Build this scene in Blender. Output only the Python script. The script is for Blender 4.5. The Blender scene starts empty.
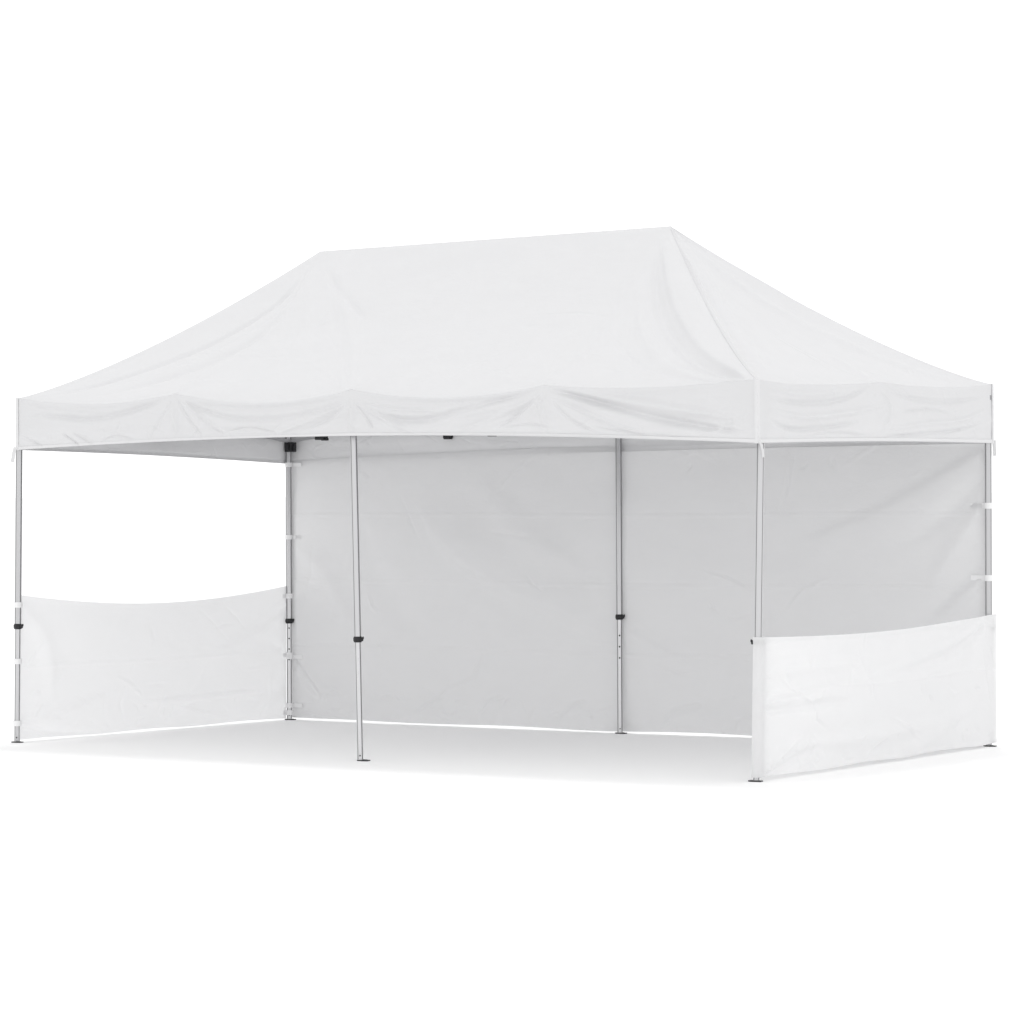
import bpy, math
import numpy as np
from mathutils import Matrix, Vector

rng = np.random.default_rng(7)
scene = bpy.context.scene
COL = scene.collection

# ------------------------------------------------------------------ camera
F_PX, CP = 3448.75, np.array([16.6529, -17.6461, 1.7450])
YAW, PITCH, ROLL = -0.613957, -0.006356, -0.006443
fw = np.array([math.sin(YAW)*math.cos(PITCH), math.cos(YAW)*math.cos(PITCH), math.sin(PITCH)])
rt = np.array([math.cos(YAW), -math.sin(YAW), 0.0]); up = np.cross(rt, fw)
r2 = math.cos(ROLL)*rt + math.sin(ROLL)*up
u2 = -math.sin(ROLL)*rt + math.cos(ROLL)*up
cd = bpy.data.cameras.new('camera'); cam = bpy.data.objects.new('camera', cd); COL.objects.link(cam)
M = Matrix.Identity(4)
for i in range(3):
    M[i][0], M[i][1], M[i][2], M[i][3] = r2[i], u2[i], -fw[i], CP[i]
cam.matrix_world = M
cd.sensor_width = 36; cd.lens = F_PX/1024*36; cd.clip_start = 0.1; cd.clip_end = 2000
scene.camera = cam


def hit(u, v, p0, n):
    """point where a sight line meets the plane (p0, n): used to measure fold positions on the cloth"""
    d = fw*F_PX + r2*(u-512) - u2*(v-512)
    n = np.array(n, float)
    return CP + d*(np.dot(np.array(p0)-CP, n)/np.dot(d, n))


# ------------------------------------------------------------------ materials
def new_mat(name):
    m = bpy.data.materials.new(name); m.use_nodes = True
    nt = m.node_tree; nt.nodes.clear()
    out = nt.nodes.new('ShaderNodeOutputMaterial')
    return m, nt, out


def fabric(name, col, trans, rough=0.62, bump=0.25):
    m, nt, out = new_mat(name)
    N, Lk = nt.nodes.new, nt.links.new
    tc = N('ShaderNodeTexCoord')
    n1 = N('ShaderNodeTexNoise'); n1.inputs['Scale'].default_value = 5.0; n1.inputs['Detail'].default_value = 5
    n2 = N('ShaderNodeTexNoise'); n2.inputs['Scale'].default_value = 38.0; n2.inputs['Detail'].default_value = 4
    mp = N('ShaderNodeMapping'); mp.inputs['Scale'].default_value = (1.0, 1.0, 1.7)
    Lk(tc.outputs['Object'], mp.inputs['Vector'])
    Lk(mp.outputs[0], n1.inputs['Vector']); Lk(mp.outputs[0], n2.inputs['Vector'])
    rc = N('ShaderNodeMix'); rc.data_type = 'RGBA'
    rc.inputs[6].default_value = (*[c*0.975 for c in col], 1); rc.inputs[7].default_value = (*col, 1)
    Lk(n1.outputs['Fac'], rc.inputs[0])
    b1 = N('ShaderNodeBump'); b1.inputs['Strength'].default_value = bump; b1.inputs['Distance'].default_value = 0.02
    b2 = N('ShaderNodeBump'); b2.inputs['Strength'].default_value = bump*0.35; b2.inputs['Distance'].default_value = 0.004
    Lk(n1.outputs['Fac'], b1.inputs['Height']); Lk(n2.outputs['Fac'], b2.inputs['Height'])
    Lk(b1.outputs[0], b2.inputs['Normal'])
    p = N('ShaderNodeBsdfPrincipled'); p.inputs['Roughness'].default_value = rough
    p.inputs['Specular IOR Level'].default_value = 0.25
    Lk(rc.outputs[2], p.inputs['Base Color']); Lk(b2.outputs[0], p.inputs['Normal'])
    t = N('ShaderNodeBsdfTranslucent'); Lk(rc.outputs[2], t.inputs['Color']); Lk(b2.outputs[0], t.inputs['Normal'])
    mx = N('ShaderNodeMixShader'); mx.inputs[0].default_value = trans
    Lk(p.outputs[0], mx.inputs[1]); Lk(t.outputs[0], mx.inputs[2]); Lk(mx.outputs[0], out.inputs['Surface'])
    return m


def principled(name, col, rough, metal=0.0, spec=0.5, noise=0.0, scale=(40, 40, 1)):
    m, nt, out = new_mat(name)
    N, Lk = nt.nodes.new, nt.links.new
    p = N('ShaderNodeBsdfPrincipled')
    p.inputs['Base Color'].default_value = (*col, 1); p.inputs['Roughness'].default_value = rough
    p.inputs['Metallic'].default_value = metal; p.inputs['Specular IOR Level'].default_value = spec
    if noise:
        tc = N('ShaderNodeTexCoord'); mp = N('ShaderNodeMapping'); mp.inputs['Scale'].default_value = scale
        nz = N('ShaderNodeTexNoise'); nz.inputs['Scale'].default_value = 3; nz.inputs['Detail'].default_value = 4
        Lk(tc.outputs['Object'], mp.inputs['Vector']); Lk(mp.outputs[0], nz.inputs['Vector'])
        mr = N('ShaderNodeMapRange'); mr.inputs['To Min'].default_value = rough-noise; mr.inputs['To Max'].default_value = rough+noise
        Lk(nz.outputs['Fac'], mr.inputs['Value']); Lk(mr.outputs[0], p.inputs['Roughness'])
    Lk(p.outputs[0], out.inputs['Surface'])
    return m


CANOPY = fabric('canopy_polyester', (0.690, 0.690, 0.699), 0.09)
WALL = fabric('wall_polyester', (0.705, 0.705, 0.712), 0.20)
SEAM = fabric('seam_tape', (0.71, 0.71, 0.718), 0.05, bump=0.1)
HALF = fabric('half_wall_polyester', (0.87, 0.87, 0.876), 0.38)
STRAP = principled('strap_webbing', (0.80, 0.80, 0.805), 0.7, spec=0.2, noise=0.1)
ALU = principled('aluminium', (0.52, 0.52, 0.53), 0.32, metal=0.85, noise=0.08)
ALU2 = principled('aluminium_inner', (0.58, 0.58, 0.59), 0.30, metal=0.85, noise=0.08)
GROOVE_SHADE = principled('groove_shadow_grey', (0.09, 0.09, 0.092), 0.5, metal=0.4, noise=0.1)  # dark colour carries the shade inside the pole slots
BLACK = principled('black_plastic', (0.012, 0.012, 0.014), 0.42, spec=0.4, noise=0.1)
STEEL = principled('dark_steel', (0.05, 0.05, 0.052), 0.45, metal=0.5, noise=0.1)
GROUND = principled('white_floor', (0.96, 0.96, 0.96), 0.9, spec=0.0, noise=0.05)


# ------------------------------------------------------------------ mesh helpers
def link(name, me, mat, parent=None):
    o = bpy.data.objects.new(name, me); COL.objects.link(o)
    if mat: me.materials.append(mat)
    if parent: o.parent = parent
    return o


def grid_mesh(P, smooth=True, normals=None):
    """P: (nv, nu, 3)"""
    nv, nu = P.shape[:2]
    idx = np.arange(nv*nu).reshape(nv, nu)
    q = np.stack([idx[:-1, :-1], idx[:-1, 1:], idx[1:, 1:], idx[1:, :-1]], -1).reshape(-1, 4)
    me = bpy.data.meshes.new('cloth')
    me.vertices.add(nv*nu); me.vertices.foreach_set('co', P.reshape(-1).astype(np.float32))
    me.loops.add(len(q)*4); me.loops.foreach_set('vertex_index', q.reshape(-1).astype(np.int32))
    me.polygons.add(len(q))
    me.polygons.foreach_set('loop_start', (np.arange(len(q))*4).astype(np.int32))
    me.polygons.foreach_set('loop_total', np.full(len(q), 4, np.int32))
    me.update(calc_edges=True)
    me.polygons.foreach_set('use_smooth', np.full(len(q), smooth)); me.update()
    if normals is not None:
        me.normals_split_custom_set_from_vertices(normals.reshape(-1, 3).tolist())
    return me


def grid_normals(P):
    du = np.gradient(P, axis=1); dv = np.gradient(P, axis=0)
    n = np.cross(du, dv); l = np.linalg.norm(n, axis=-1, keepdims=True); l[l < 1e-12] = 1
    return n/l


def pole_section(r, slot=0.0030, depth=0.0045):
    pts = []
    for i in range(6):
        a0 = i*math.pi/3; a1 = a0+math.pi/3
        p = np.array([math.cos(a0), math.sin(a0)])*r; q = np.array([math.cos(a1), math.sin(a1)])*r
        d = (q-p)/np.linalg.norm(q-p); m = (p+q)/2; inn = -m/np.linalg.norm(m)
        if i in (1, 4): pts += [p]
        else: pts += [p, m-d*slot, m-d*slot+inn*depth, m+d*slot+inn*depth, m+d*slot]
    return pts


class MB:
    def __init__(s): s.v = []; s.f = []
    def add(s, vs, fs):
        k = len(s.v); s.v += [tuple(float(c) for c in v) for v in vs]; s.f += [tuple(i+k for i in f) for f in fs]
    def prism(s, a, b, r, n=6, rot=0.0, rb=None):
        a, b = np.array(a, float), np.array(b, float); ax = b-a; ax /= np.linalg.norm(ax)
        h = np.array([1, 0, 0]) if abs(ax[0]) < 0.9 else np.array([0, 1, 0])
        e1 = h-ax*np.dot(h, ax); e1 /= np.linalg.norm(e1); e2 = np.cross(ax, e1); rb = r if rb is None else rb
        ring = lambda c, rr: [c+rr*(math.cos(rot+2*math.pi*i/n)*e1+math.sin(rot+2*math.pi*i/n)*e2) for i in range(n)]
        s.add(ring(a, r)+ring(b, rb), [(i, (i+1) % n, n+(i+1) % n, n+i) for i in range(n)]+[tuple(range(n-1, -1, -1)), tuple(range(n, 2*n))])
    def pole(s, a, b, r, facing):
        a, b = np.array(a, float), np.array(b, float); ax = b-a; ax /= np.linalg.norm(ax)
        e2 = np.array(facing, float); e2 -= ax*np.dot(e2, ax); e2 /= np.linalg.norm(e2); e1 = np.cross(e2, ax)
        sec = pole_section(r); sec = [(p[0], p[1]) for p in sec]; n = len(sec)
        # rotate so that the two plain flats face along +-facing
        ang = 0.0; vs = []
        for c in (a, b): vs += [c+e1*(x*math.cos(ang)-y*math.sin(ang))+e2*(x*math.sin(ang)+y*math.cos(ang)) for x, y in sec]
        s.add(vs, [(i, (i+1) % n, n+(i+1) % n, n+i) for i in range(n)]+[tuple(range(n-1, -1, -1)), tuple(range(n, 2*n))])
    def box(s, c, sz, rz=0.0, ax=None):
        c = np.array(c, float); sx, sy, sz_ = [q/2 for q in sz]
        if ax is None:
            X = np.array([math.cos(rz), math.sin(rz), 0]); Y = np.array([-math.sin(rz), math.cos(rz), 0]); Z = np.array([0, 0, 1.])
        else: X, Y, Z = [np.array(q, float) for q in ax]
        vs = [c+i*sx*X+j*sy*Y+k*sz_*Z for k in (-1, 1) for j in (-1, 1) for i in (-1, 1)]
        s.add(vs, [(0, 2, 3, 1), (4, 5, 7, 6), (0, 1, 5, 4), (2, 6, 7, 3), (0, 4, 6, 2), (1, 3, 7, 5)])
    def bar(s, a, b, w, h):
        a, b = np.array(a, float), np.array(b, float); X = b-a; L_ = np.linalg.norm(X); X /= L_
        Y = np.cross([0, 0, 1.], X); Y /= np.linalg.norm(Y); Z = np.cross(X, Y)
        s.box((a+b)/2, (L_, w, h), ax=(X, Y, Z))
    def ring(s, c, r, h, th, n=16, X=(1, 0, 0), Y=(0, 1, 0)):
        c = np.array(c, float); X = np.array(X, float); Y = np.array(Y, float); vs = []
        for k, (rr, z) in enumerate([(r, -h/2), (r, h/2), (r+th, h/2), (r+th, -h/2)]):
            vs += [c+rr*(math.cos(2*math.pi*i/n)*X+math.sin(2*math.pi*i/n)*Y)+np.array([0, 0, z]) for i in range(n)]
        fs = []
        for k in range(4):
            for i in range(n):
                j = (i+1) % n; k2 = (k+1) % 4
                fs.append((k*n+i, k2*n+i, k2*n+j, k*n+j))
        s.add(vs, fs)
    def build(s, name, mat, parent=None, bevel=0.0, smooth=False):
        me = bpy.data.meshes.new(name); me.from_pydata(s.v, [], s.f); me.update()
        o = link(name, me, mat, parent)
        if bevel:
            b = o.modifiers.new('bevel', 'BEVEL'); b.width = bevel; b.segments = 2; b.limit_method = 'ANGLE'
        if smooth: me.polygons.foreach_set('use_smooth', [True]*len(me.polygons))
        return o


# fold = dict(pts, amp, w, kind, t0/t1 taper).  B: undisturbed plane positions
def fold_disp(B, folds):
    out = np.zeros(B.shape[:2])
    for f in folds:
        pts = np.array(f['pts']); best = np.full(B.shape[:2], 1e9); bt = np.zeros(B.shape[:2]); sg = np.zeros(B.shape[:2])
        seg = np.linalg.norm(np.diff(pts, axis=0), axis=1); cum = np.concatenate([[0], np.cumsum(seg)]); tot = cum[-1]
        nrm = f['n']
        for i in range(len(pts)-1):
            a, b = pts[i], pts[i+1]; d = (b-a)/seg[i]
            t = np.clip(((B-a)@d), 0, seg[i]); c = a+t[..., None]*d; dv = B-c; dv = dv-(dv@nrm)[..., None]*nrm
            dist = np.linalg.norm(dv, axis=-1); m = dist < best
            side = np.sign(dv@np.cross(nrm, d))
            best = np.where(m, dist, best); bt = np.where(m, (cum[i]+t)/tot, bt); sg = np.where(m, side, sg)
        w = f['w']*(0.55+0.45*np.sin(np.pi*np.clip(bt, 0, 1))) if f.get('taperw', True) else f['w']
        e0, e1 = f.get('e', (0.25, 0.25))
        tp = np.ones_like(bt)
        if e0 > 0: tp *= np.clip(bt/e0, 0, 1)**0.8
        if e1 > 0: tp *= np.clip((1-bt)/e1, 0, 1)**0.8
        x = best/w
        if f.get('kind') == 'step':      # crest with one steep and one gentle flank
            prof = np.exp(-(x/(1.7+0.9*np.tanh(1.6*x*sg)))**2)
        else:
            prof = np.exp(-x**2)
        out += f['amp']*tp*prof
    return out


def px_folds(lst, p0, n):
    r = []
    n = np.array(n, float); n /= np.linalg.norm(n)
    for pts, amp, w, *rest in lst:
        d = dict(pts=[hit(u, v, p0, n) for u, v in catmull(pts)], amp=amp, w=w, n=n)
        if rest: d.update(rest[0])
        r.append(d)
    return r


def catmull(pts, k=5):
    if len(pts) < 3: return pts
    P = [np.array(p, float) for p in pts]; P = [2*P[0]-P[1]]+P+[2*P[-1]-P[-2]]; out = []
    for i in range(1, len(P)-2):
        for j in range(k):
            t = j/k
            out.append(0.5*((2*P[i])+(-P[i-1]+P[i+1])*t+(2*P[i-1]-5*P[i]+4*P[i+1]-P[i+2])*t*t+(-P[i-1]+3*P[i]-3*P[i+1]+P[i+2])*t**3))
    out.append(P[-2]); return [tuple(p) for p in out]


def creases(count, org, U, V, lu, lv, n, seed, ln, amp, w, tilt=0.6, edge=0.0):
    """short random packing and tension creases on a panel"""
    g = np.random.default_rng(seed*7+3); out = []; n = np.array(n, float)
    for i in range(count):
        a = g.random(); b = g.random()
        if edge: b = b**(1+edge*2)
        c = org+U*lu*a+V*lv*b; L_ = ln[0]+(ln[1]-ln[0])*g.random()**1.6; th = g.normal(0, tilt)
        d = U*math.cos(th)+V*math.sin(th); e = -U*math.sin(th)+V*math.cos(th); k_ = g.normal(0, .12)*L_
        out.append(dict(pts=[c-d*L_/2, c+e*k_, c+d*L_/2], amp=amp*(0.4+g.random())*(1 if g.random() < .5 else -1), w=w*(.6+.9*g.random()), n=n, e=(.45, .45)))
    return out


def rand_roof(A, B, T, n, seed):
    U = (B-A)/np.linalg.norm(B-A); M_ = T-(A+B)/2; V = M_-U*np.dot(M_, U); h = np.linalg.norm(V); V /= h
    return creases(26, A+U*.2+V*.05, U, V, np.linalg.norm(B-A)-.4, h*.6, n, seed+2, (.15, .8), .0030, .013, tilt=0.9, edge=0.6)


def noise2(nv, nu, sv, su, amp, seed):
    """smooth noise: gaussian-filtered random field by FFT. sv, su in cells"""
    r = np.random.default_rng(seed).standard_normal((nv, nu))
    fv = np.fft.fftfreq(nv)[:, None]; fu = np.fft.fftfreq(nu)[None, :]
    g = np.exp(-2*(np.pi**2)*((fv*sv)**2+(fu*su)**2))
    x = np.fft.ifft2(np.fft.fft2(r)*g).real
    return amp*x/(x.std()+1e-9)


def blur_v(P, sig):
    k = np.arange(-int(3*sig), int(3*sig)+1); g = np.exp(-(k/sig)**2/2); g /= g.sum()
    Q = np.pad(P, ((len(k)//2, len(k)//2), (0, 0), (0, 0)), mode='edge'); out = np.zeros_like(P)
    for i, w in enumerate(g): out += w*Q[i:i+P.shape[0]]
    return out


# ------------------------------------------------------------------ the tent
tent = bpy.data.objects.new('canopy_tent', None); COL.objects.link(tent)
tent['label'] = 'white pop-up canopy tent with peaked roof, full back wall and two half-height side walls'
tent['category'] = 'tent'

K = {'a': np.array([0.0, 0, 2.408]), 'b': np.array([6.012, 0, 2.398]), 'c': np.array([6.0, 3.055, 2.434]), 'd': np.array([-0.02, 3.05, 2.36])}
ZB = {'a': 2.046, 'b': 2.016, 'c': 2.038, 'd': 1.957}
PK1 = np.array([1.50, 1.52, 3.442]); PK2 = np.array([4.435, 1.52, 3.475])


def cusp(s, knots, dips):
    """0 at the knots, hanging between them"""
    out = np.zeros_like(s)
    for i in range(len(knots)-1):
        a, b = knots[i], knots[i+1]; m = (s >= a) & (s <= b); t = (s-a)/(b-a)
        out = np.where(m, dips[i]*np.sin(np.pi*np.clip(t, 0, 1))**0.85, out)
    return out


def hip_sag(t): return 0.115*(t**0.8)*(1-t)*3.2*0.9


def side(k0, k1, t0, t1, knots, dips, out_dir, bow, nu, roof_folds, val_folds, seed):
    A, B = K[k0], K[k1]; za, zb = ZB[k0], ZB[k1]
    NT, NVv = 190, 64
    s = np.linspace(0, 1, nu)[None, :]
    s = 0.5-0.5*np.cos(np.pi*s)*0.35-(0.5-s)*0.65 if False else s
    t = (np.linspace(1, 0, NT)**1.15)[:, None]            # ridge -> eave
    bot = A+(B-A)*s[..., None]; top = t0+(t1-t0)*s[..., None]
    base = bot*(1-t[..., None])+top*t[..., None]
    n = np.cross(B-A, (t0+t1)/2-(A+B)/2); n /= np.linalg.norm(n)
    if n[2] < 0: n = -n
    O = np.array(out_dir, float)
    dip = cusp(s, knots, dips); ew = np.clip(np.minimum(s, 1-s)/0.03, 0, 1)
    P = base.copy()
    P[..., 2] -= hip_sag(t)*np.ones_like(s)
    P[..., 2] -= 0.045*4*t*(1-t)*np.sin(np.pi*s)
    P[..., 2] -= dip*np.exp(-(t/0.13)**1.2)
    P += (O*0.034)*(dip/0.12*np.exp(-(t/0.05)))[..., None]
    # pull towards the truss points below the eave
    d = 1.0*fold_disp(base, [dict(f, w=f['w']*.62) for f in roof_folds])+fold_disp(base, rand_roof(A, B, top[0, nu//2], n, seed))
    hipmask = np.clip(np.minimum(s*1.0, 1-s)/0.012, 0, 1)*np.clip((1-t)/0.02, 0, 1)
    d = d+noise2(NT, nu, 9, 22, 0.0030, seed)+noise2(NT, nu, 4, 9, 0.0006, seed+3)+noise2(NT, nu, 26, 60, 0.004, seed+1)
    P += n*(d*hipmask)[..., None]
    # valance
    v = np.linspace(0, 1, NVv)[1:][:, None]
    ztop = (A[2]+(B[2]-A[2])*s)-dip; zbot = za+(zb-za)*s+bow*np.sin(np.pi*s)**0.9
    zz = ztop*(1-v)+zbot*v
    V = np.zeros((NVv-1, nu, 3)); V[:] = bot; V[..., 2] = zz
    Vb = V.copy()
    bulge = (dip/0.12)*(0.034*np.exp(-(v/0.075)**2)-0.010*np.exp(-((v-0.14)/0.07)**2))
    dv = 1.30*fold_disp(Vb, [dict(f, w=f['w']*.66) for f in val_folds])+fold_disp(Vb, creases(int(16*np.linalg.norm(B-A)), A+(0, 0, -.36), (B-A)/np.linalg.norm(B-A), np.array([0, 0, 1.]), np.linalg.norm(B-A), .30, O, seed, (.05, .30), .0030, .0075, tilt=0.7))
    fr = noise2(NVv-1, nu, 6, 26, 1, seed+5)*0.0058*(0.3+v)
    fr2 = noise2(NVv-1, nu, 5, 5, 1, seed+8)*0.0016*(v)
    dv = np.maximum(dv, -0.03)+fr+fr2
    hem = 0.0035*(1/(1+np.exp(-(v-0.925)/0.008)))
    V += O*((bulge+dv)*ew+hem*np.clip(ew, .4, 1)+0.0)[..., None]
    full = np.concatenate([P, V], 0)
    sm = blur_v(full, 5.0); k = (0.25+0.75*np.clip(dip/0.06, 0, 1))*np.clip(ew, 0.15, 1)
    kk = np.zeros((full.shape[0], nu)); lo = NT-45; hi = NT+9
    ramp = np.interp(np.arange(full.shape[0]), [lo, lo+15, hi-7, hi], [0, 1, 1, 0])[:, None]
    kk = k*ramp
    edge = full.copy()
    full = full*(1-kk[..., None])+sm*kk[..., None]
    full[:, 0, :2] = edge[:, 0, :2]; full[:, -1, :2] = edge[:, -1, :2]
    full[:, 0, 2] = edge[:, 0, 2]; full[:, -1, 2] = edge[:, -1, 2]
    nm = grid_normals(full)
    # orient outward
    if np.dot(nm[NT//2, nu//2], n) < 0: nm = -nm; flip = True
    else: flip = False
    roof, val = full[:NT], full[NT-1:]
    rn, vn = nm[:NT], nm[NT-1:]
    if flip:
        roof, val, rn, vn = roof[:, ::-1], val[:, ::-1], rn[:, ::-1], vn[:, ::-1]
    return roof, val, rn, vn, NT


fr_n = np.cross(K['b']-K['a'], (PK1+PK2)/2-(K['a']+K['b'])/2)
FR = lambda l: px_folds(l, K['a'], fr_n)
sd_n = np.cross(K['c']-K['b'], PK2-K['b'])
SR = lambda l: px_folds(l, K['b'], sd_n)
FV = lambda l: px_folds(l, (0, 0, 2.2), (0, -1, 0))
SV = lambda l: px_folds(l, (6.0, 0, 2.2), (1, 0, 0))

front_roof_folds = FR([
    ([(664, 236), (676, 285), (705, 335), (752, 377)], 0.030, 0.075, {'kind': 'step', 'e': (0.15, 0.1)}),
    ([(655, 250), (662, 300), (695, 348), (745, 379)], -0.022, 0.07, {'e': (0.2, 0.1)}),
    ([(640, 270), (645, 320), (680, 360), (742, 383)], 0.018, 0.08, {'e': (0.3, 0.1)}),
    ([(615, 320), (640, 352), (690, 372), (740, 386)], -0.010, 0.05),
    ([(600, 350), (650, 370), (700, 380), (742, 388)], 0.008, 0.04),
    ([(657, 247), (610, 310), (556, 376)], 0.014, 0.16),
    ([(630, 262), (590, 320), (530, 382)], -0.008, 0.12),
    ([(473, 262), (450, 310), (423, 360)], 0.009, 0.16),
    ([(335, 262), (345, 290), (352, 330), (352, 385)], 0.012, 0.08),
    ([(326, 262), (340, 280), (365, 300)], -0.012, 0.05),
    ([(311, 262), (270, 295), (200, 332), (110, 368), (40, 393)], -0.018, 0.05, {'e': (0.15, 0.2)}),
    ([(313, 270), (265, 310), (190, 348), (100, 380)], 0.016, 0.055, {'kind': 'step', 'e': (0.2, 0.3)}),
    ([(300, 285), (250, 326), (180, 360), (90, 388)], -0.012, 0.05),
    ([(312, 262), (300, 320), (250, 370), (180, 395)], 0.010, 0.12),
    ([(545, 386), (520, 370), (480, 350)], 0.012, 0.06),
    ([(352, 394), (345, 375), (340, 350)], 0.010, 0.06),
    ([(175, 395), (190, 375), (210, 355)], 0.010, 0.06),
])
front_val_folds = FV([
    ([(30, 415), (60, 417), (92, 419), (130, 411), (172, 397)], -0.014, 0.030),
    ([(178, 397), (200, 409), (240, 419), (290, 417), (345, 402)], -0.014, 0.030),
    ([(355, 400), (380, 414), (420, 420), (480, 405), (542, 389)], -0.014, 0.030),
    ([(548, 389), (590, 400), (650, 416), (700, 426), (752, 434)], -0.024, 0.038, {'e': (0.15, 0.15)}),
    ([(560, 388), (610, 398), (670, 408), (750, 420)], 0.020, 0.045),
    ([(548, 395), (590, 414), (630, 430), (660, 437)], 0.010, 0.022),
    ([(552, 400), (572, 420), (600, 434)], -0.008, 0.016),
    ([(545, 392), (540, 410), (548, 430)], 0.012, 0.028),
    ([(543, 392), (520, 412), (495, 430)], -0.008, 0.018),
    ([(540, 396), (500, 415), (455, 432)], 0.010, 0.028),
    ([(352, 398), (352, 415), (352, 434)], 0.014, 0.035),
    ([(355, 402), (366, 418), (376, 432)], -0.009, 0.016),
    ([(356, 402), (385, 420), (415, 434)], 0.010, 0.024),
    ([(360, 401), (395, 409), (440, 411)], 0.008, 0.018),
    ([(348, 402), (330, 418), (300, 432)], -0.008, 0.020),
    ([(346, 404), (310, 421), (270, 436)], 0.009, 0.022),
    ([(176, 397), (188, 418), (204, 440)], -0.008, 0.016),
    ([(178, 397), (206, 420), (232, 438)], 0.010, 0.020),
    ([(176, 399), (175, 420), (178, 442)], 0.010, 0.026),
    ([(173, 399), (160, 420), (148, 440)], -0.006, 0.018),
    ([(18, 434), (30, 440), (44, 447)], -0.009, 0.012),
    ([(62, 433), (72, 440), (82, 447)], -0.009, 0.010),
    ([(72, 432), (84, 439), (96, 445)], 0.008, 0.010),
    ([(100, 442), (115, 436), (135, 440)], -0.006, 0.010),
    ([(20, 402), (60, 407), (100, 413)], 0.008, 0.025),
    ([(752, 404), (735, 424), (700, 434)], 0.008, 0.022),
    ([(590, 425), (640, 434), (700, 438)], -0.007, 0.012),
    ([(500, 428), (530, 424), (556, 430)], -0.006, 0.010),
    ([(225, 432), (250, 428), (280, 434)], -0.006, 0.010),
])
side_roof_folds = SR([
    ([(679, 238), (705, 285), (733, 330), (756, 373)], 0.014, 0.035, {'kind': 'step', 'e': (0.1, 0.1)}),
    ([(686, 245), (716, 295), (742, 340), (760, 374)], -0.014, 0.05),
    ([(700, 252), (735, 310), (770, 370)], 0.012, 0.09),
    ([(690, 240), (780, 292), (900, 350), (975, 380)], 0.010, 0.10),
    ([(878, 380), (860, 360), (830, 335)], 0.010, 0.08),
])
side_val_folds = SV([
    ([(764, 398), (800, 403), (840, 400), (874, 384)], -0.012, 0.026),
    ([(766, 388), (800, 394), (845, 391)], 0.010, 0.030),
    ([(766, 420), (790, 429), (830, 427), (860, 421)], -0.012, 0.022),
    ([(766, 410), (800, 417), (850, 412), (885, 404)], 0.012, 0.030),
    ([(884, 386), (905, 397), (945, 402), (984, 398)], -0.009, 0.024),
    ([(882, 392), (890, 410), (880, 432)], 0.008, 0.025),
    ([(885, 430), (920, 424), (960, 420), (986, 410)], 0.010, 0.024),
    ([(880, 437), (920, 434), (960, 430), (986, 421)], -0.010, 0.018),
    ([(800, 436), (830, 432), (870, 436)], -0.007, 0.012),
    ([(900, 412), (930, 410), (950, 414)], -0.007, 0.016),
])

sides = {
    'front': side('a', 'b', PK1, PK2, [0, .242, .491, .744, 1], [.045, .070, .062, .035], (0, -1, 0), 0.072, 560, front_roof_folds, front_val_folds, 11),
    'right': side('b', 'c', PK2, PK2, [0, .5, 1], [.022, .02], (1, 0, 0), 0.012, 300, side_roof_folds, side_val_folds, 31),
    'back': side('c', 'd', PK2, PK1, [0, .25, .5, .75, 1], [.09, .1, .11, .1], (0, 1, 0), 0.02, 420, [], [], 51),
    'left': side('d', 'a', PK1, PK1, [0, .5, 1], [.05, .06], (-1, 0, 0), 0.012, 240, [], [], 71),
}
# one roof mesh of four panels
roof_objs = []
allv, allf, alln = [], [], []
off = 0
for nm, (roof, val, rn, vn, NT) in sides.items():
    nv, nu = roof.shape[:2]; idx = np.arange(nv*nu).reshape(nv, nu)+off
    # grid_normals() = du x dv; face order must agree
    allf.append(np.stack([idx[:-1, :-1], idx[:-1, 1:], idx[1:, 1:], idx[1:, :-1]], -1).reshape(-1, 4))
    allv.append(roof.reshape(-1, 3)); alln.append(rn.reshape(-1, 3)); off += nv*nu
V = np.concatenate(allv); Fq = np.concatenate(allf); Nn = np.concatenate(alln)
me = bpy.data.meshes.new('roof')
me.vertices.add(len(V)); me.vertices.foreach_set('co', V.reshape(-1).astype(np.float32))
me.loops.add(len(Fq)*4); me.loops.foreach_set('vertex_index', Fq.reshape(-1).astype(np.int32))
me.polygons.add(len(Fq)); me.polygons.foreach_set('loop_start', (np.arange(len(Fq))*4).astype(np.int32))
me.polygons.foreach_set('loop_total', np.full(len(Fq), 4, np.int32)); me.update(calc_edges=True)
me.polygons.foreach_set('use_smooth', np.full(len(Fq), True)); me.update()
me.normals_split_custom_set_from_vertices(Nn.tolist())
roof = link('roof_canopy', me, CANOPY, tent)
vlabel = {'front': 'long wrinkled front valance', 'right': 'short valance on the right side', 'back': 'long rear valance', 'left': 'short valance on the left side'}
for nm, (rf, val, rn, vn, NT) in sides.items():
    o = link('valance', grid_mesh(val, normals=vn), CANOPY, roof); o['label'] = vlabel[nm]
    Od = {'front': (0, -1, 0), 'right': (1, 0, 0), 'back': (0, 1, 0), 'left': (-1, 0, 0)}[nm]; Od = np.array(Od, float)
    hr = val[-5:]; hm = np.concatenate([hr[:1]+Od*.0005, hr+Od*.0032, hr[-1:]-Od*.002-np.array([0, 0, .001])], 0)
    link('hem', grid_mesh(hm), SEAM, roof)


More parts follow.
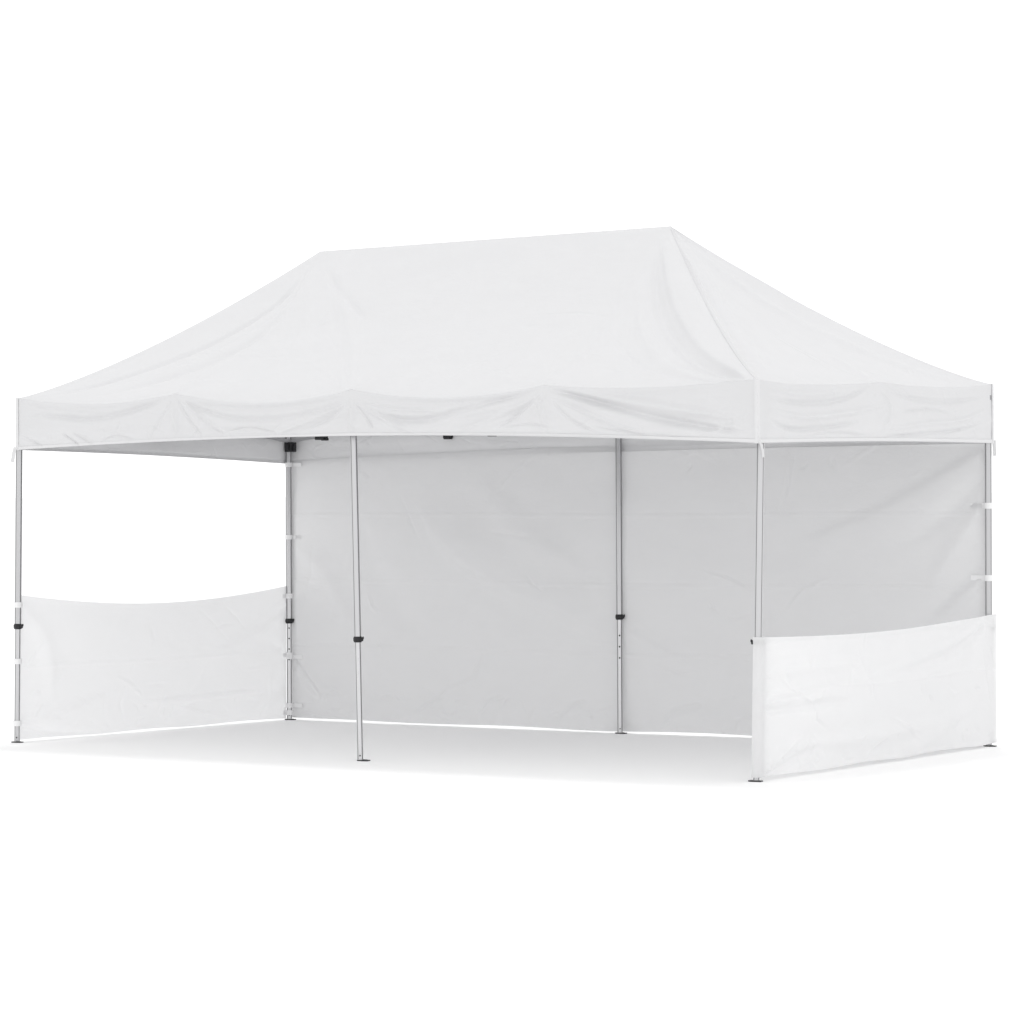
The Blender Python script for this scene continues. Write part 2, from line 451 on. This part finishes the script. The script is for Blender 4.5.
def strip(path, width_dirs, w, th, name, mat, parent, label=None):
    """flat tape along a path, with thickness; width_dirs per point"""
    path = [np.array(p, float) for p in path]; vs = []; fs = []
    for i, p in enumerate(path):
        d = path[min(i+1, len(path)-1)]-path[max(i-1, 0)]; d /= np.linalg.norm(d)
        x = np.array(width_dirs[i] if isinstance(width_dirs, list) else width_dirs, float); x -= d*np.dot(x, d); x /= np.linalg.norm(x)
        n = np.cross(x, d)
        vs += [p-x*w/2-n*th/2, p+x*w/2-n*th/2, p+x*w/2+n*th/2, p-x*w/2+n*th/2]
        if i:
            k = 4*(i-1); fs += [(k+j, k+(j+1) % 4, k+4+(j+1) % 4, k+4+j) for j in range(4)]
    fs += [(3, 2, 1, 0), tuple(len(vs)-4+j for j in range(4))]
    b = MB(); b.add(vs, fs); o = b.build(name, mat, parent)
    if label: o['label'] = label
    return o


def bead(pts, rad, name):
    vs, fs = [], []; n = 8
    for i, p in enumerate(pts):
        d = pts[min(i+1, len(pts)-1)]-pts[max(i-1, 0)]; d = d/np.linalg.norm(d)
        e1 = np.cross([0, 0, 1.], d); e1 /= np.linalg.norm(e1); e2 = np.cross(d, e1)
        vs += [p-np.array([0, 0, .005])+rad*(1.8*math.cos(2*math.pi*j/n)*e1+math.sin(2*math.pi*j/n)*e2) for j in range(n)]
        if i: fs += [((i-1)*n+j, (i-1)*n+(j+1) % n, i*n+(j+1) % n, i*n+j) for j in range(n)]
    b = MB(); b.add(vs, fs); b.build(name, CANOPY, roof, smooth=True)


# hip seams following the cloth, and the corner tapes down each valance corner
hipmap = {'front': 0, 'right': 0, 'back': 0, 'left': 0}
cornerdir = {'b': (1, -1, 0), 'c': (1, 1, 0), 'd': (-1, 1, 0), 'a': (-1, -1, 0)}
for k, pk in (('b', PK2), ('c', PK2), ('d', PK1), ('a', PK1)):
    pts = []
    for t in np.linspace(0.0, 0.985, 60):
        p = K[k]*(1-t)+pk*t; p = p.copy(); p[2] -= hip_sag(np.array(t)); p[2] += 0.0035; pts.append(p)
    hd = pk-K[k]; xdir = np.cross([0, 0, 1], hd)
    if k == 'b': bead(pts, 0.0040, 'hip_seam')
    cdir = np.array(cornerdir[k], float)/math.sqrt(2)
    zs = np.linspace(K[k][2]+0.002, ZB[k]-0.002, 16)
    wob = [0.0018*math.sin(7*i*.5+ord(k)) for i in range(16)]
    b = MB()
    ox, oy = (1 if cdir[0] > 0 else -1), (1 if cdir[1] > 0 else -1)
    rows = []
    for z, w_ in zip(zs, wob):
        c = K[k].copy(); c[2] = z
        rows.append([c+np.array([-ox*0.020, oy*0.006+w_*0.5, 0]), c+np.array([ox*0.002+w_, oy*0.007, 0]), c+np.array([ox*0.007, oy*0.002+w_, 0]), c+np.array([ox*0.006+w_*.5, -oy*0.018, 0]),
                     c+np.array([ox*0.003, -oy*0.018, 0]), c+np.array([-ox*0.020, oy*0.003, 0])])
    n_ = 6; vs = [p for r in rows for p in r]; fs = []
    for i in range(len(rows)-1):
        for j in range(n_): fs.append((i*n_+j, i*n_+(j+1) % n_, (i+1)*n_+(j+1) % n_, (i+1)*n_+j))
    fs += [tuple(range(n_)), tuple((len(rows)-1)*n_+j for j in range(n_))]
    b.add(vs, fs); b.build('corner_tape', SEAM, roof)
    # loose tab hanging below the corner
    c = K[k].copy(); c[2] = ZB[k]
    tabshift = {'b': (0.046, 0.004), 'c': (0.000, 0.004), 'a': (-0.022, -0.006), 'd': (-0.01, 0.01)}[k]
    p0 = c+np.array([ox*(0.014 if k == 'b' else 0.002), oy*0.012, 0.02]); p1 = c+np.array([tabshift[0]*(.75 if k == 'b' else .5), oy*0.016+tabshift[1]*.5, -0.02]); p2 = c+np.array([tabshift[0], oy*0.018+tabshift[1], -0.085])
    strip([p0, (p0+p1)/2, p1, (p1+p2)/2+np.array([0.002, 0, 0]), p2], (1, -oy*ox*-0.6, 0), 0.024, 0.003, 'corner_tab', SEAM, roof)
# ridge seam
pts = [PK1*(1-t)+PK2*t+np.array([0, 0, 0.004]) for t in np.linspace(0, 1, 30)]

# ------------------------------------------------------------------ legs
foot_exact = {'a': (-.190, .192), 'b': (6.084, -.188), 'c': (5.806, 3.348), 'd': (.162, 2.803), 'e': (3.114, -.126), 'f': (3.161, 2.811)}
tops = {'a': (0.050, 0.060, 2.34), 'b': (5.947, 0.084, 2.34), 'c': (5.945, 3.000, 2.36), 'd': (0.0, 3.00, 2.30), 'e': (2.905, 0.105, 2.32), 'f': (2.985, 3.0, 2.34)}
for k, wt in {'a': 19.5, 'b': 761.3, 'c': 988.0, 'd': 288.4, 'e': 352.8, 'f': 618.3}.items():
    d_ = np.array(tops[k])-CP; u_ = 512+F_PX*np.dot(d_, r2)/np.dot(d_, fw); tops[k] = tuple(np.array(tops[k])+rt*((wt-u_)*np.dot(d_, fw)/F_PX))
lat = 0.42
feet = {}
for k, (x, y) in foot_exact.items():
    tx, ty, _ = tops[k]; w = lat
    # keep the sideways position in view, shorten the lean in depth
    feet[k] = np.array([tx+(x-tx)*w, ty+(y-ty)*w, 0.0])
# correct sideways so each foot stands where the photograph shows it
want = {'a': 17.0, 'b': 756.3, 'c': 989, 'd': 289.5, 'e': 360.3, 'f': 620}
for k in feet:
    d = feet[k]-CP; u = 512+F_PX*np.dot(d, r2)/np.dot(d, fw); feet[k] += rt*((want[k]-u)*np.dot(d, fw)/F_PX)
def legpt(k, z):
    a, b = feet[k], np.array(tops[k]); return a+(b-a)*(z/b[2])

FACES = {k: (CP-np.array(tops[k]))*np.array([1, 1, 0]) for k in tops}; FACES = {k: v/np.linalg.norm(v) for k, v in FACES.items()}
CLZ = {'a': .815, 'b': .828, 'c': .80, 'd': .755, 'e': .785, 'f': .833}
leglabel = {'a': 'leg at the front left corner', 'b': 'leg at the near right corner', 'c': 'leg at the rear right corner', 'd': 'leg at the rear left corner with a black slider near the roof', 'e': 'middle front leg leaning outward at the foot', 'f': 'middle rear leg before the back wall'}
LEGS = {}
for k in 'abcdef':
    z1 = tops[k][2]
    b = MB(); b.pole(legpt(k, CLZ[k]-0.01), legpt(k, z1), 0.0235, FACES[k])
    lg = b.build('leg', ALU, tent, bevel=0.0007); lg['label'] = leglabel[k]; LEGS[k] = lg
    b = MB(); b.pole(legpt(k, 0.006), legpt(k, CLZ[k]), 0.0195, FACES[k])
    b.build('lower_tube', ALU2, lg, bevel=0.0007)
    b = MB()
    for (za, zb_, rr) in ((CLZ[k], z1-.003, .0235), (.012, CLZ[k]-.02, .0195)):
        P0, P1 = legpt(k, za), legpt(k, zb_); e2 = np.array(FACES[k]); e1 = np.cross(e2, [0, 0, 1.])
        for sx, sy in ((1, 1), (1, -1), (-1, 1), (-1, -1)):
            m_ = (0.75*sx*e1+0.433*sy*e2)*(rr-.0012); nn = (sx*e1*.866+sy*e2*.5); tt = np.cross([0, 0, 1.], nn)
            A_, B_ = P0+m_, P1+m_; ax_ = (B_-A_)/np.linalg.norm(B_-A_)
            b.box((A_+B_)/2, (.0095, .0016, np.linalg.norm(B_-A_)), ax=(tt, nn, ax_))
    b.build('groove_shade', GROOVE_SHADE, lg)  # dark strips added in the slots in place of their shade
    # clamp: collar, ear and push lever
    c = legpt(k, CLZ[k]); b = MB()
    b.prism(c-np.array([0, 0, .020]), c+np.array([0, 0, .018]), 0.028, 8, rot=0.2)
    b.prism(c-np.array([0, 0, .012]), c+np.array([0, 0, .012]), 0.031, 8, rot=0.2)
    sgn = -1 if k in 'bc' else 1
    e = c+rt*(0.034 if k == 'b' else 0.028)*sgn-fw*0.006; b.box(e, (0.016, 0.022, 0.026), rz=-YAW); b.box(e+rt*sgn*0.007+np.array([0, 0, .008]), (0.010, 0.016, 0.018), rz=-YAW)
    b.build('clamp', BLACK, lg, bevel=0.003)
    # foot
    f0 = feet[k]-rt*(0.012 if k == 'b' else 0.004 if k == 'a' else -0.014 if k == 'e' else 0); b = MB()
    b.prism(f0+np.array([0, 0, 0.0]), f0+np.array([0, 0, .007]), 0.038, 8, rot=0.39)
    b.box(f0+np.array([.030, -.01, .0035])+rt*0.004, (0.045, 0.05, 0.007), rz=0.3)
    b.build('foot_plate', STEEL, lg, bevel=0.001)
    b = MB(); q = legpt(k, 0.035)-fw*0.015; b.prism(q, q-fw*0.010, 0.005, 8)
    b.build('bolt', STEEL, lg)
    # brackets that carry the truss bars
    INW = {'a': (.022, .022), 'b': (-.02, .012), 'c': (-.06, -.05), 'd': (.028, -.012), 'e': (0, 0), 'f': (0, 0)}[k]; INW = np.array([INW[0], INW[1], 0])
    c = legpt(k, z1-0.02)+INW; b = MB(); b.box(c, (0.05, 0.05, 0.05)); b.build('top_bracket', BLACK, lg, bevel=0.006)
    zs_ = {'d': 2.085}.get(k, 2.19 if k in 'bc' else 2.20); c = legpt(k, zs_)+INW; b = MB()
    b.box(c, (0.052, 0.052, 0.068) if k != 'd' else (.068, .068, .074)); b.box(c+np.array([0.03 if k in 'adef' else -.03, 0, -.004]), (0.035, 0.03, 0.045)); b.box(c+np.array([0, -.03 if k in 'dcf' else .03, .0]), (0.03, 0.035, 0.045))
    if k not in 'abc': b.box(c-rt*0.035+np.array([0, 0, .004]), (0.02, 0.016, 0.014), rz=-YAW)
    b.build('slider', BLACK, lg, bevel=0.005)
    if k in 'dfc':
        for i, z in enumerate((.70, .62, .54, .46)):
            if k == 'f' and i == 3: continue
            q = legpt(k, z)-fw*0.0155; b = MB(); b.prism(q+fw*.006, q-fw*0.0018, 0.0065, 10); b.build('adjustment_hole', BLACK, lg)

# ------------------------------------------------------------------ scissor truss
def scissor(k0, k1, n, zl0, zl1, ofs, zm=2.185):
    a, b = np.array(tops[k0]), np.array(tops[k1])
    zt0, zt1 = a[2]-0.02, b[2]-0.02
    d = (b-a); d[2] = 0
    for i in range(n):
        t0, t1 = i/n, (i+1)/n
        p0, p1 = a+d*t0+ofs, a+d*t1+ofs; q = np.cross(d/np.linalg.norm(d), [0, 0, 1])*0.012
        zl = lambda t: zm if 0 < t < 1 else (zl0 if t == 0 else zl1)
        zt = lambda t: zt0+(zt1-zt0)*t
        A1 = p0.copy(); A1[2] = zl(t0); B1 = p1.copy(); B1[2] = zt(t1)
        m = MB(); m.bar(A1+q, B1+q, 0.014, 0.026); m.build('truss_bar', ALU, tent, bevel=0.002)
        A2 = p0.copy(); A2[2] = zt(t0); B2 = p1.copy(); B2[2] = zl(t1)
        m = MB(); m.bar(A2-q, B2-q, 0.014, 0.026); m.build('truss_bar', ALU, tent, bevel=0.002)
        if t1 < 1:
            c = p1.copy(); c[2] = zl(t1)-0.005; m = MB(); m.box(c, (0.06, 0.05, 0.045)); m.box(c-np.array([0, 0, .022]), (0.06, 0.04, 0.016)); m.build('truss_joint', BLACK, tent, bevel=0.005)
            c = p1.copy(); c[2] = zt(t1); m = MB(); m.box(c, (0.06, 0.05, 0.045)); m.build('truss_joint', BLACK, tent, bevel=0.005)
Z0 = np.zeros(3)
FO, LO, RO = np.array([0, .03, 0]), np.array([.04, 0, 0]), np.array([-.05, 0, 0])
scissor('a', 'e', 2, 2.20, 2.20, FO); scissor('e', 'b', 2, 2.20, 2.19, FO)
scissor('d', 'f', 2, 2.125, 2.20, Z0, 2.160); scissor('f', 'c', 2, 2.20, 2.19, Z0)
scissor('a', 'd', 2, 2.20, 2.125, LO); scissor('b', 'c', 2, 2.19, 2.19, RO); scissor('e', 'f', 2, 2.20, 2.20, Z0, 2.148)
for pk, side_x in ((PK1, 0.0), (PK2, 6.0)):
    m = MB(); base = np.array([pk[0], pk[1], 2.125]); m.prism(base, pk-np.array([0, 0, 0.02]), 0.016, 6); m.build('peak_pole', ALU, tent)
    m = MB(); m.box(base+np.array([0, 0, .01]), (0.075, 0.06, 0.045)); m.box(base+np.array([.03, 0, -.012]), (0.05, 0.03, 0.02)); m.box(base+np.array([-.03, 0, -.008]), (0.03, 0.045, 0.018)); m.build('truss_joint', BLACK, tent, bevel=0.004)
    for sx in (side_x, 2.97):
        m = MB(); m.bar(base+np.array([0, 0, .02]), np.array([sx, 1.515, 2.33]), 0.014, 0.026); m.build('truss_bar', ALU, tent, bevel=0.002)

# ------------------------------------------------------------------ walls
def wall(name, p_at, zb, zt, nu, nv, nrm, folds, seed, seams, label, amp=1.0, hemtop=0.0, fgain=1.7):
    """p_at(s, z)->xy arrays ; zb(s), zt(s)"""
    s = np.linspace(0, 1, nu)[None, :]; v = np.linspace(0, 1, nv)[:, None]
    z = zb(s)*(1-v)+zt(s)*v
    P = np.zeros((nv, nu, 3)); P[..., 0], P[..., 1] = p_at(s*np.ones_like(z), z); P[..., 2] = z
    N_ = grid_normals(P); nrm = np.array(nrm, float)
    if np.dot(N_[nv//2, nu//2], nrm) < 0: N_ = -N_
    d = fgain*fold_disp(P, folds)
    o0 = P[0, 0]; U_ = P[0, -1]-P[0, 0]; lu = np.linalg.norm(U_); U_ = U_/lu; Z_ = np.array([0, 0, 1.]); hh = float(np.max(zt(s)))
    d = d+fold_disp(P, creases(int(9*lu), o0, U_, Z_, lu, hh, nrm, seed, (.08, .6), .0058, .012, tilt=0.7)
                    +creases(int(9*lu), o0, U_, Z_, lu, .20, nrm, seed+9, (.05, .20), .0055, .009, tilt=0.9))
    cu = nu/(6.0 if nu > 400 else 3.05); cv = nv/(2.3 if nu > 400 else 0.95)
    d += noise2(nv, nu, .22*cv, .35*cu, 0.0050*amp, seed)+noise2(nv, nu, .06*cv, .10*cu, 0.0009*amp, seed+1)
    d *= np.clip(np.minimum(s, 1-s)/0.012, 0.0, 1)*(np.clip((s-PATH_S)/0.02, 0, 1) if nu == 380 else 1)
    bw = np.exp(-((z-zb(s))/0.07)**2)
    d += noise2(nv, nu, .05*cv, .035*cu, 0.0035*amp, seed+2)*bw
    d += 0.0025*np.exp(-((z-zb(s))/0.022)**6)
    if hemtop: d += 0.0025*np.exp(-((zt(s)-z)/0.025)**6)
    for zs_ in seams:
        d += 0.0030*np.exp(-((z-zs_-0.006*np.sin(s*9))/0.010)**2)
    P += N_*d[..., None]
    if np.dot(grid_normals(P)[nv//2, nu//2], nrm) < 0: P = P[:, ::-1]
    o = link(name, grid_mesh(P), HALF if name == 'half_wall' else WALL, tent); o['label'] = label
    return o

PATH_S = 0.027
# back wall: just outside the rear legs, from rear left to rear right
def bw_xy(s, z):
    a, b, m = np.array(tops['d']), np.array(tops['c']), 0
    fd, fc = feet['d'], feet['c']
    ax = fd[0]+(a[0]-fd[0])*z/a[2]; ay = fd[1]+(a[1]-fd[1])*z/a[2]
    bx = fc[0]+(b[0]-fc[0])*z/b[2]; by = fc[1]+(b[1]-fc[1])*z/b[2]
    mx_, my_ = legpt('f', 0.5)[0], 0
    ff = feet['f']; tf = np.array(tops['f']); fy = ff[1]+(tf[1]-ff[1])*z/tf[2]
    x = ax-0.012+(bx-0.016-ax+0.012)*s; yl = ay+(by-ay)*s
    mid = np.maximum(fy-(ay+by)/2, -1)
    return x, yl+0.035+mid*np.sin(np.pi*s)
BWF = lambda l: px_folds(l, (0, 3.0, 1), (0, -1, 0))
bw_folds = BWF([
    ([(415, 500), (450, 545), (500, 580), (560, 605), (612, 640)], 0.022, 0.10, {'kind': 'step'}),
    ([(470, 470), (520, 530), (590, 575)], 0.014, 0.12),
    ([(360, 520), (380, 580), (430, 640)], -0.012, 0.12),
    ([(294, 655), (305, 672), (325, 698)], -0.022, 0.035, {'e': (0.05, 0.4)}),
    ([(292, 660), (312, 678), (345, 700)], 0.012, 0.05, {'e': (0.05, 0.4)}),
    ([(293, 600), (320, 606), (345, 618)], -0.014, 0.08),
    ([(292, 540), (330, 580), (360, 640)], 0.012, 0.10),
    ([(292, 712), (330, 716), (380, 722)], -0.010, 0.020),
    ([(620, 622), (640, 640), (680, 660)], 0.008, 0.05),
    ([(984, 450), (940, 480), (880, 515), (800, 545)], 0.018, 0.09, {'e': (0.05, 0.4), 'kind': 'step'}),
    ([(984, 470), (950, 505), (900, 545)], -0.014, 0.07, {'e': (0.05, 0.4)}),
    ([(984, 500), (955, 540), (920, 590)], 0.014, 0.08, {'e': (0.05, 0.4)}),
    ([(984, 574), (960, 594), (930, 620)], 0.012, 0.04, {'e': (0.05, 0.4)}),
    ([(984, 560), (945, 590), (900, 640)], -0.010, 0.05, {'e': (0.05, 0.4)}),
    ([(420, 712), (440, 700), (450, 690)], 0.008, 0.02), ([(480, 716), (492, 702), (510, 696)], -0.008, 0.02),
    ([(560, 722), (575, 708), (590, 700)], 0.008, 0.025), ([(660, 725), (675, 712), (700, 706)], -0.008, 0.025),
])
bwall = wall('back_wall', bw_xy, lambda s: 0.015+0.006*np.sin(s*23)*np.sin(s*3), lambda s: 1.975+(2.055-1.975)*s+0.045*np.sin(np.pi*s), 620, 240, (0, -1, 0), bw_folds, 101, [0.565, 1.06, 1.56], 'full height back wall', 2.0, 1)

# half wall on the left, outside legs a and d
def lw_xy(s, z):
    a = [feet['a'][i]+(tops['a'][i]-feet['a'][i])*z/tops['a'][2] for i in (0, 1)]
    d = [feet['d'][i]+(tops['d'][i]-feet['d'][i])*z/tops['d'][2] for i in (0, 1)]
    x = a[0]+(d[0]-a[0])*s-0.030+0.0*z; y = a[1]+0.03+(d[1]-0.0-a[1]-0.03)*s
    return x, y
LWF = lambda l: px_folds(l, (-0.03, 0, 1), (1, 0, 0))
lw_folds = LWF([
    ([(284, 600), (262, 622), (240, 640), (200, 660)], 0.014, 0.05, {'e': (0.05, 0.4)}),
    ([(284, 655), (260, 640), (225, 650)], -0.010, 0.05, {'e': (0.05, 0.4)}),
    ([(284, 660), (270, 690), (235, 715)], 0.012, 0.06, {'e': (0.05, 0.4)}),
    ([(22, 722), (60, 715), (110, 695)], 0.012, 0.05, {'e': (0.05, 0.4)}),
    ([(22, 725), (60, 732), (110, 733)], -0.012, 0.025, {'e': (0.05, 0.4)}),
    ([(22, 606), (50, 640), (60, 700)], 0.012, 0.08, {'e': (0.05, 0.3)}),
    ([(140, 703), (200, 697), (260, 690)], 0.006, 0.02),
    ([(165, 720), (180, 708), (200, 700)], -0.006, 0.02),
])
lwall = wall('half_wall', lw_xy, lambda s: 0.014+0.004*np.sin(s*17), lambda s: 1.035-0.012*s-0.095*np.sin(np.pi*s)**0.9, 300, 130, (1, 0, 0), lw_folds, 131, [0.52], 'left half wall sagging between two legs', 0.8, 1)

# half wall on the right, wrapped round leg b
PATH_S = 0.027
def rw_xy(s, z):
    a = [feet['b'][i]+(tops['b'][i]-feet['b'][i])*z/tops['b'][2] for i in (0, 1)]
    c = [feet['c'][i]+(tops['c'][i]-feet['c'][i])*z/tops['c'][2] for i in (0, 1)]
    # sleeve: across the front of the leg, round the corner, then along the side
    q = np.clip(s/PATH_S, 0, 1); r = np.clip((s-PATH_S)/(1-PATH_S), 0, 1)
    ang = -math.pi/2+np.clip((q-0.45)/0.55, 0, 1)*math.pi/2
    fx = a[0]-0.012+0.012*np.clip(q/0.45, 0, 1)+0.038*np.cos(ang); fy = a[1]+0.038*np.sin(ang)
    sx = a[0]+0.038+(c[0]-a[0])*r; sy = a[1]+(c[1]+0.04-a[1])*r
    return np.where(s < PATH_S, fx, sx), np.where(s < PATH_S, fy, sy)
RWF = lambda l: px_folds(l, (6.03, 0, 1), (1, 0, 0))
rw_folds = RWF([
    ([(992, 618), (955, 645), (900, 668), (840, 690), (766, 712)], 0.022, 0.11, {'kind': 'step', 'e': (0.08, 0.1)}),
    ([(992, 626), (950, 655), (880, 680)], -0.014, 0.04, {'e': (0.05, 0.4)}),
    ([(764, 705), (775, 700), (800, 696)], 0.010, 0.02, {'e': (0.05, 0.4)}),
    ([(764, 712), (800, 706), (850, 700)], -0.014, 0.03, {'e': (0.05, 0.4)}),
    ([(764, 772), (775, 758), (800, 735)], 0.016, 0.03, {'e': (0.05, 0.4)}),
    ([(764, 776), (785, 765), (820, 745)], -0.014, 0.03, {'e': (0.05, 0.4)}),
    ([(764, 676), (800, 668), (860, 664)], 0.010, 0.045),
    ([(764, 645), (780, 643), (820, 640)], -0.008, 0.03),
    ([(800, 745), (870, 738), (950, 722)], 0.010, 0.05),
    ([(890, 765), (940, 735), (988, 700)], 0.008, 0.06),
])
rwall = wall('half_wall', rw_xy, lambda s: 0.024+0.004*np.sin(s*19), lambda s: 0.860+0.034*s-0.040*np.sin(np.pi*s), 380, 130, (1, -0.01, 0), rw_folds, 161, [0.52], 'right half wall in front of the tent interior', 0.8, 1)
m = MB()

# straps: a webbing loop round the leg and a tab sewn to the wall
def strap(parent, k, z, d, off, length=0.09, h=0.038):
    c = legpt(k, z); b = MB(); b.ring(c, 0.0245, h, 0.0035, 18)
    d = np.array(d, float); n = np.cross(d, [0, 0, 1.])
    st = c+np.array(off); b.box(st+d*length/2, (length, 0.004, h*0.86), ax=(d, n, np.array([0, 0, 1.])))
    b.build('strap', STRAP, parent)
for z in (.965, .570, .135): strap(lwall, 'a', z, (0, 1, 0), (-.016, 0.0, 0), 0.06)
for z in (.945, .495, .055): strap(lwall, 'd', z, (0, -1, 0), (-.016, 0.0, 0), 0.055)
for z in (1.95, 1.395, .48, .11): strap(bwall, 'd', z, (1, 0, 0), (0, .020, 0), 0.11, 0.034)
for z in (1.62, 1.135, .5): strap(bwall, 'c', z, (-1, 0, 0), (0, .016, 0), 0.14, 0.040)
for z in (): strap(bwall, 'f', z, (1, 0, 0), (0, .034, 0), 0.02, 0.030)

# ------------------------------------------------------------------ floor
b = MB(); R_ = 900
b.add([(-R_, -R_, 0), (R_, -R_, 0), (R_, R_, 0), (-R_, R_, 0)], [(0, 1, 2, 3)])
g = b.build('ground', GROUND); g['kind'] = 'structure'

# ------------------------------------------------------------------ light: white studio surround, big overhead softbox
w = bpy.data.worlds.new('World'); scene.world = w; w.use_nodes = True
nt = w.node_tree; nt.nodes.clear()
N, Lk = nt.nodes.new, nt.links.new
tc = N('ShaderNodeTexCoord'); sep = N('ShaderNodeSeparateXYZ'); Lk(tc.outputs['Generated'], sep.inputs[0])
# made-up surround glow shaped for the light: brightest behind the camera, dimmest overhead
dt = N('ShaderNodeVectorMath'); dt.operation = 'DOT_PRODUCT'; dt.inputs[1].default_value = (-0.72, 0.69, 0)
Lk(tc.outputs['Generated'], dt.inputs[0])
h = N('ShaderNodeMapRange'); h.interpolation_type = 'SMOOTHSTEP'
for k_, v_ in (('From Min', -0.7), ('From Max', 0.85), ('To Min', 1.20), ('To Max', 1.12)): h.inputs[k_].default_value = v_
Lk(dt.outputs['Value'], h.inputs['Value'])
zf = N('ShaderNodeMapRange'); zf.interpolation_type = 'SMOOTHSTEP'
for k_, v_ in (('From Min', 0.25), ('From Max', 0.85), ('To Min', 0.0), ('To Max', 1.0)): zf.inputs[k_].default_value = v_
Lk(sep.outputs['Z'], zf.inputs['Value'])
mx = N('ShaderNodeMix'); mx.data_type = 'FLOAT'; mx.inputs[3].default_value = 0.86
Lk(zf.outputs[0], mx.inputs[0]); Lk(h.outputs[0], mx.inputs[2])
bg = N('ShaderNodeBackground'); bg.inputs['Color'].default_value = (1, 1, 1, 1); Lk(mx.outputs[0], bg.inputs['Strength'])
ow = N('ShaderNodeOutputWorld'); Lk(bg.outputs[0], ow.inputs[0])

def area(name, loc, target, size, power, col=(1, 1, 1)):
    l = bpy.data.lights.new(name, 'AREA'); l.shape = 'SQUARE'; l.size = size; l.energy = power; l.color = col
    o = bpy.data.objects.new(name, l); COL.objects.link(o); o.location = loc
    o.rotation_euler = (Vector(target)-Vector(loc)).to_track_quat('-Z', 'Y').to_euler(); return o
area('overhead_softbox', (-2.5, 10.5, 45), (3, 1.5, 0), 7.0, 2900)

scene.view_settings.view_transform = 'Standard'; scene.view_settings.look = 'None'
scene.view_settings.gamma = 1; scene.view_settings.exposure = 0.235; scene.view_settings.use_curve_mapping = False
scene.render.engine = 'CYCLES'
scene.cycles.max_bounces = 10; scene.cycles.diffuse_bounces = 6; scene.cycles.use_denoising = True
